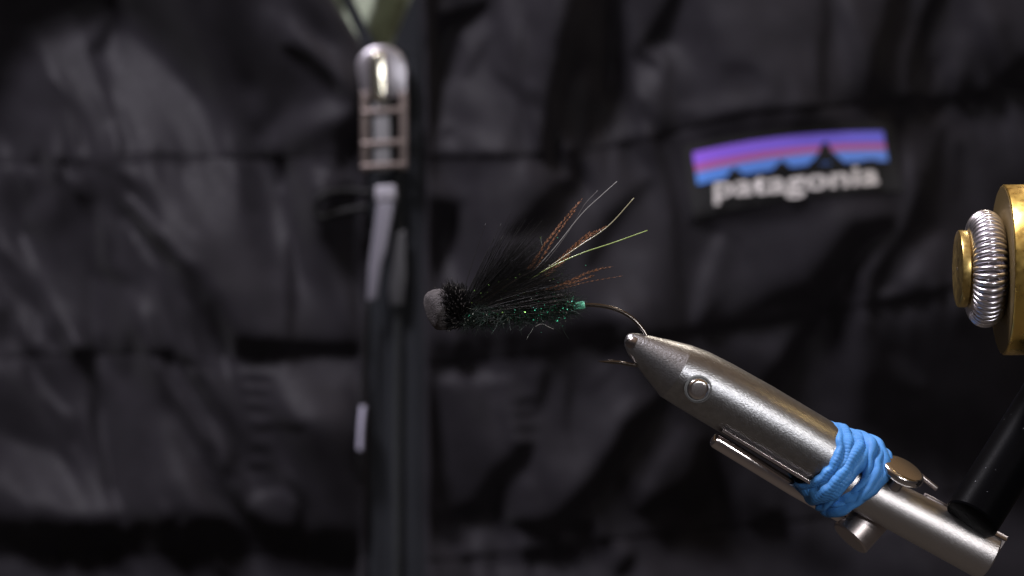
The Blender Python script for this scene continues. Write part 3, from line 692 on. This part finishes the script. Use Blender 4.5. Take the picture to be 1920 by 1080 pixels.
flakes('green_flash', 60, M_green); flakes('green_flash', 420, M_green, x0=960); flakes('teal_flash', 230, M_teal, spread=15, x0=960); flakes('lime_flash', 60, M_lime, (.006, .016), 16); flakes('silver_flash', 300, M_sil, (.006, .015), 17)
# stray glints among the wing
x = rng.uniform(880, 1060, 40); y = 560 - (x-880)*.28 + rng.randn(40)*12
Cc = np.array([at(a, b, -.3) for a, b in zip(x, y)]); U = rng.randn(40, 3); U /= np.linalg.norm(U, axis=1)[:, None]; W = np.cross(U, rng.randn(40, 3)*.6 + [.1, -1, .4]); W /= np.linalg.norm(W, axis=1)[:, None]
quads('wing_flash', Cc, U*.010, W*.006, M_lime, fly)
# mint tag of thread wraps
tag_o = lathe('thread_tag', at(1079, 574), (at(1097, 571.5)-at(1079, 574)), [(0, .03), (0, .07)] + [(.006 + .0205*i + q*.01, .080 - .018*(q % 2)) for i in range(8) for q in (0, 1)] + [(.175, .07), (.18, .03)], M_tag, fly, 28, 80)
# bristles of clipped hair behind the head
n = 2600; k = 5; Lc = np.empty((n, k, 3)); tips = []
cc = at(861, 586, 0)
for i in range(n):
    a = math.radians(rng.uniform(62, 214)); b = rng.uniform(-1.25, 1.25)
    d = np.array([math.cos(a)*math.cos(b*.9), -math.sin(b), math.sin(a)*math.cos(b*.9)]); 
    q_ = rng.uniform(-.20, .06); base = np.array(cc) + rng.randn(3)*[.03, .05, .03] + np.array([-.36*q_*.6, 0, q_])
    ln = np.interp(math.degrees(a), [62, 90, 112, 140, 162, 190, 214], [.40, .56, .64, .56, .44, .33, .22])*rng.uniform(.86, 1.06)
    for j in range(k): t = j/(k-1); Lc[i, j] = base + d*ln*t + np.array([0, 0, -.03*t*t])
    tips.append((Lc[i, -1], d))
strands('clipped_hair', Lc, np.full(n, .0075)[:, None]*np.array([1, 1, 1, .95, .8])[None], M_hair, fly)
sel = [t for t in tips if rng.rand() < .22]
strands('cut_ends', np.array([[p - d*.006 - d*rng.uniform(0, .05), p + d*.004] for p, d in sel]), np.full(len(sel), .0058), M_cut, fly)
# lower collar tufts near the hook eye
n = 500; Lc = np.empty((n, 5, 3))
for i in range(n):
    a = math.radians(rng.uniform(-30, 25)); d = np.array([math.cos(a), rng.uniform(-.5, .3), math.sin(a)]); base = np.array(at(rng.uniform(852, 872), rng.uniform(588, 606), rng.uniform(-.15, .15)))
    ln = rng.uniform(.25, .8)
    for j in range(5): t = j/4; Lc[i, j] = base + d*ln*t*.6 + np.array([ln*t*.4, 0, .1*t])
strands('throat_hair', Lc, rng.uniform(.004, .007, n)[:, None]*np.array([1, 1, .9, .6, .3])[None], M_hair, fly)
# wing: black hair sweeping back and up
def wing(name, n, m, a0, a1, l0, l1, rad, droop=.10, seed=1, hook_=0.):
    r = np.random.RandomState(seed); k = 9; L = np.empty((n, k, 3)); R = np.empty((n, k))
    for i in range(n):
        q = r.beta(1.15, 1.9); a = math.radians(a0 + (a1-a0)*q) + r.randn()*.03
        ln = np.interp(q, [0, .5, 1], [l0, (l0+l1)/2, l1])*r.uniform(.5, 1.16)
        b = r.uniform(-.22, .16); base = np.array(at(868 + r.uniform(-6, 10) + 10*(1-q), 592 + r.uniform(-10, 8) - 6*q, r.uniform(-.14, .12)))
        d = np.array([math.cos(a), b, math.sin(a)]); side = np.array([-math.sin(a), 0, math.cos(a)]); cv = -droop*r.uniform(.2, 1.3) + r.randn()*.03
        for j in range(k):
            t = j/(k-1); L[i, j] = base + d*ln*t + side*cv*ln*t*t*.6 + side*.012*math.sin(t*9+i)*r.rand()
        R[i] = rad*r.uniform(.7, 1.25)*np.array([1, 1, 1, .95, .85, .75, .6, .42, .2])
    return strands(name, L, R, m, fly)
wing('wing_hair', 1350, M_hair, 14, 61, 1.9, 1.74, .0070, .10, 1)
wing('wing_hair', 110, M_hair, 48, 70, 2.0, 1.8, .0075, .06, 2)
wing('wing_hair', 600, M_hair, 6, 40, 1.7, 1.25, .0066, .12, 5)
wing('wing_hair', 260, M_hairb, 8, 44, 1.9, 1.6, .005, .12, 3)
for pts_ in ([(862,568),(880,510),(898,455),(911,418)], [(868,570),(893,515),(920,460),(940,418)], [(873,565),(905,505),(945,440)], [(866,566),(890,520),(912,475),(930,443)]):
    tube('long_hair', spline([at(x, y, -.05) for x, y in pts_], 6), list(np.linspace(.010, .004, 6*(len(pts_)-1)+1)), M_hair, fly, 6)
# tail fibres ---------------------------------------------------------------------------
M_bar = mat('barred_rust_fibre', (.30, .10, .035), .5); nt = M_bar.node_tree
an = nt.nodes.new('ShaderNodeAttribute'); an.attribute_name = 'run'; wv = nt.nodes.new('ShaderNodeTexWave'); wv.inputs['Scale'].default_value = 3.2; wv.inputs['Distortion'].default_value = 1.2; wv.inputs['Detail'].default_value = 3
rp = nt.nodes.new('ShaderNodeValToRGB'); rp.color_ramp.elements[0].color = (.075, .032, .016, 1); rp.color_ramp.elements[1].color = (.36, .155, .07, 1); rp.color_ramp.elements[0].position = .35; rp.color_ramp.elements[1].position = .6
nt.links.new(an.outputs['Vector'], wv.inputs['Vector']); nt.links.new(wv.outputs['Fac'], rp.inputs[0]); nt.links.new(rp.outputs[0], nt.nodes['Principled BSDF'].inputs['Base Color'])
def barred(pts_, w0, w1, y=-.02, nb=90, label=None):
    """a feather barb: fine shaft with short barbules lying along it"""
    P = spline([at(x_, y_, y) for x_, y_ in pts_], 10); n = len(P); L = []; run = []
    r = np.random.RandomState(int(sum(p[0] for p in pts_)) % 9999)
    for i in range(nb*2):
        t = r.uniform(0, .96); f = t*(n-1); k = int(f); p = P[k].lerp(P[min(k+1, n-1)], f-k); d = (P[min(k+1, n-1)]-P[k]).normalized()
        s = Vector((-d.z, 0, d.x))*(1 if i % 2 else -1); w = (w0 + (w1-w0)*t)*r.uniform(.8, 1.6)
        q = p + d*w*r.uniform(1.6, 2.6) + s*w + Vector((0, r.uniform(-.02, .02), 0)); L.append([p, p.lerp(q, .55) + s*w*.15, q]); run.append(t)
    o = strands('barbules', np.array(L), np.full(len(L), .0066)[:, None]*np.array([1, 1, .5])[None], M_bar, None, kind='stuff')
    total = sum((P[i+1]-P[i]).length for i in range(n-1))
    a = o.data.attributes.new('run', 'FLOAT_VECTOR', 'POINT'); vals = []
    for t in run: vals += [t*total*1.15, 0, 0]*9
    a.data.foreach_set('vector', vals)
    sh = tube('barred_fibre', P, list(np.linspace(.008, .003, n)), M_bar, fly, 6)
    a = sh.data.attributes.new('run', 'FLOAT_VECTOR', 'POINT'); vals = []
    for i in range(n): vals += [i/(n-1)*total*1.15, 0, 0]*6
    a.data.foreach_set('vector', vals)
    o.parent = sh; keep(o)
    if label: sh['label'] = label
barred([(985,512),(1005,485),(1030,447),(1058,412),(1092,372)], .026, .012)
barred([(990,520),(1012,490),(1036,452),(1060,418),(1080,392)], .018, .008, .03)
barred([(1010,525),(1045,498),(1080,462),(1112,438),(1140,424)], .040, .012)
barred([(1020,516),(1050,487),(1078,460),(1108,434)], .030, .014, .04)
barred([(985,548),(1030,541),(1070,526),(1105,510),(1150,499)], .026, .012)
barred([(985,552),(1030,545),(1075,530),(1115,516)], .022, .012, .04)
barred([(1000,551),(1050,542),(1100,529),(1168,517)], .008, .004, .02, 60)
barred([(975,538),(1010,515),(1040,495)], .022, .010, .05)
def flash(name, pts_, r, color, label, rough=.22):
    m = mat(name + '_film', color, rough, 0.0, .8); 
    o = tube('flash_strand', spline([at(*p) for p in pts_], 10), r, m, fly, 6); o['label'] = label
flash('grey', [(990,520,-.05),(1040,464,-.06),(1090,402,-.06),(1128,366,-.06),(1157,340,-.06)], .0075, (.27, .26, .25), 'pale grey flash strand, highest of the tail')
flash('dark_grey', [(1005,512,0),(1040,470,0),(1072,425,0),(1095,385,0),(1121,357,0)], .005, (.15, .14, .14), 'thin dark grey strand')
flash('straw', [(985,531,-.08),(1030,500,-.08),(1085,462,-.08),(1140,424,-.08),(1189,371,-.08)], .0095, (.34, .31, .19), 'straw coloured strand')
flash('lime', [(985,530,-.1),(1030,502,-.1),(1090,475,-.1),(1150,455,-.1),(1214,432,-.1)], .0095, (.34, .44, .13), 'lime green strand')
flash('whisker', [(1004,612,-.05),(1012,608,-.05),(1020,608,-.05),(1027,612,-.05),(1038,617,-.05)], .006, (.5, .48, .46), 'curled pale whisker under the body')
flash('kink', [(1014,446,0),(1015,454,0),(1018,464,0)], .004, (.25, .3, .25), 'tiny upright strand with a shining end')
# bright film specks stuck on the strands
sp = [(1013,446),(1045,446),(1030,498),(1002,546),(1046,530),(1031,527),(1037,524),(1098,498),(925,594),(1073,570),(1062,573),(1050,582),(968,585)]
for i, (x_, y_) in enumerate(sp):
    lathe('speck', at(x_, y_, -.2), (.3, -.8, .4), [(0, 0), (.003, .010), (.010, .014), (.016, .010), (.018, 0)], (M_lime, M_teal, M_sil)[i % 3], fly, 8)
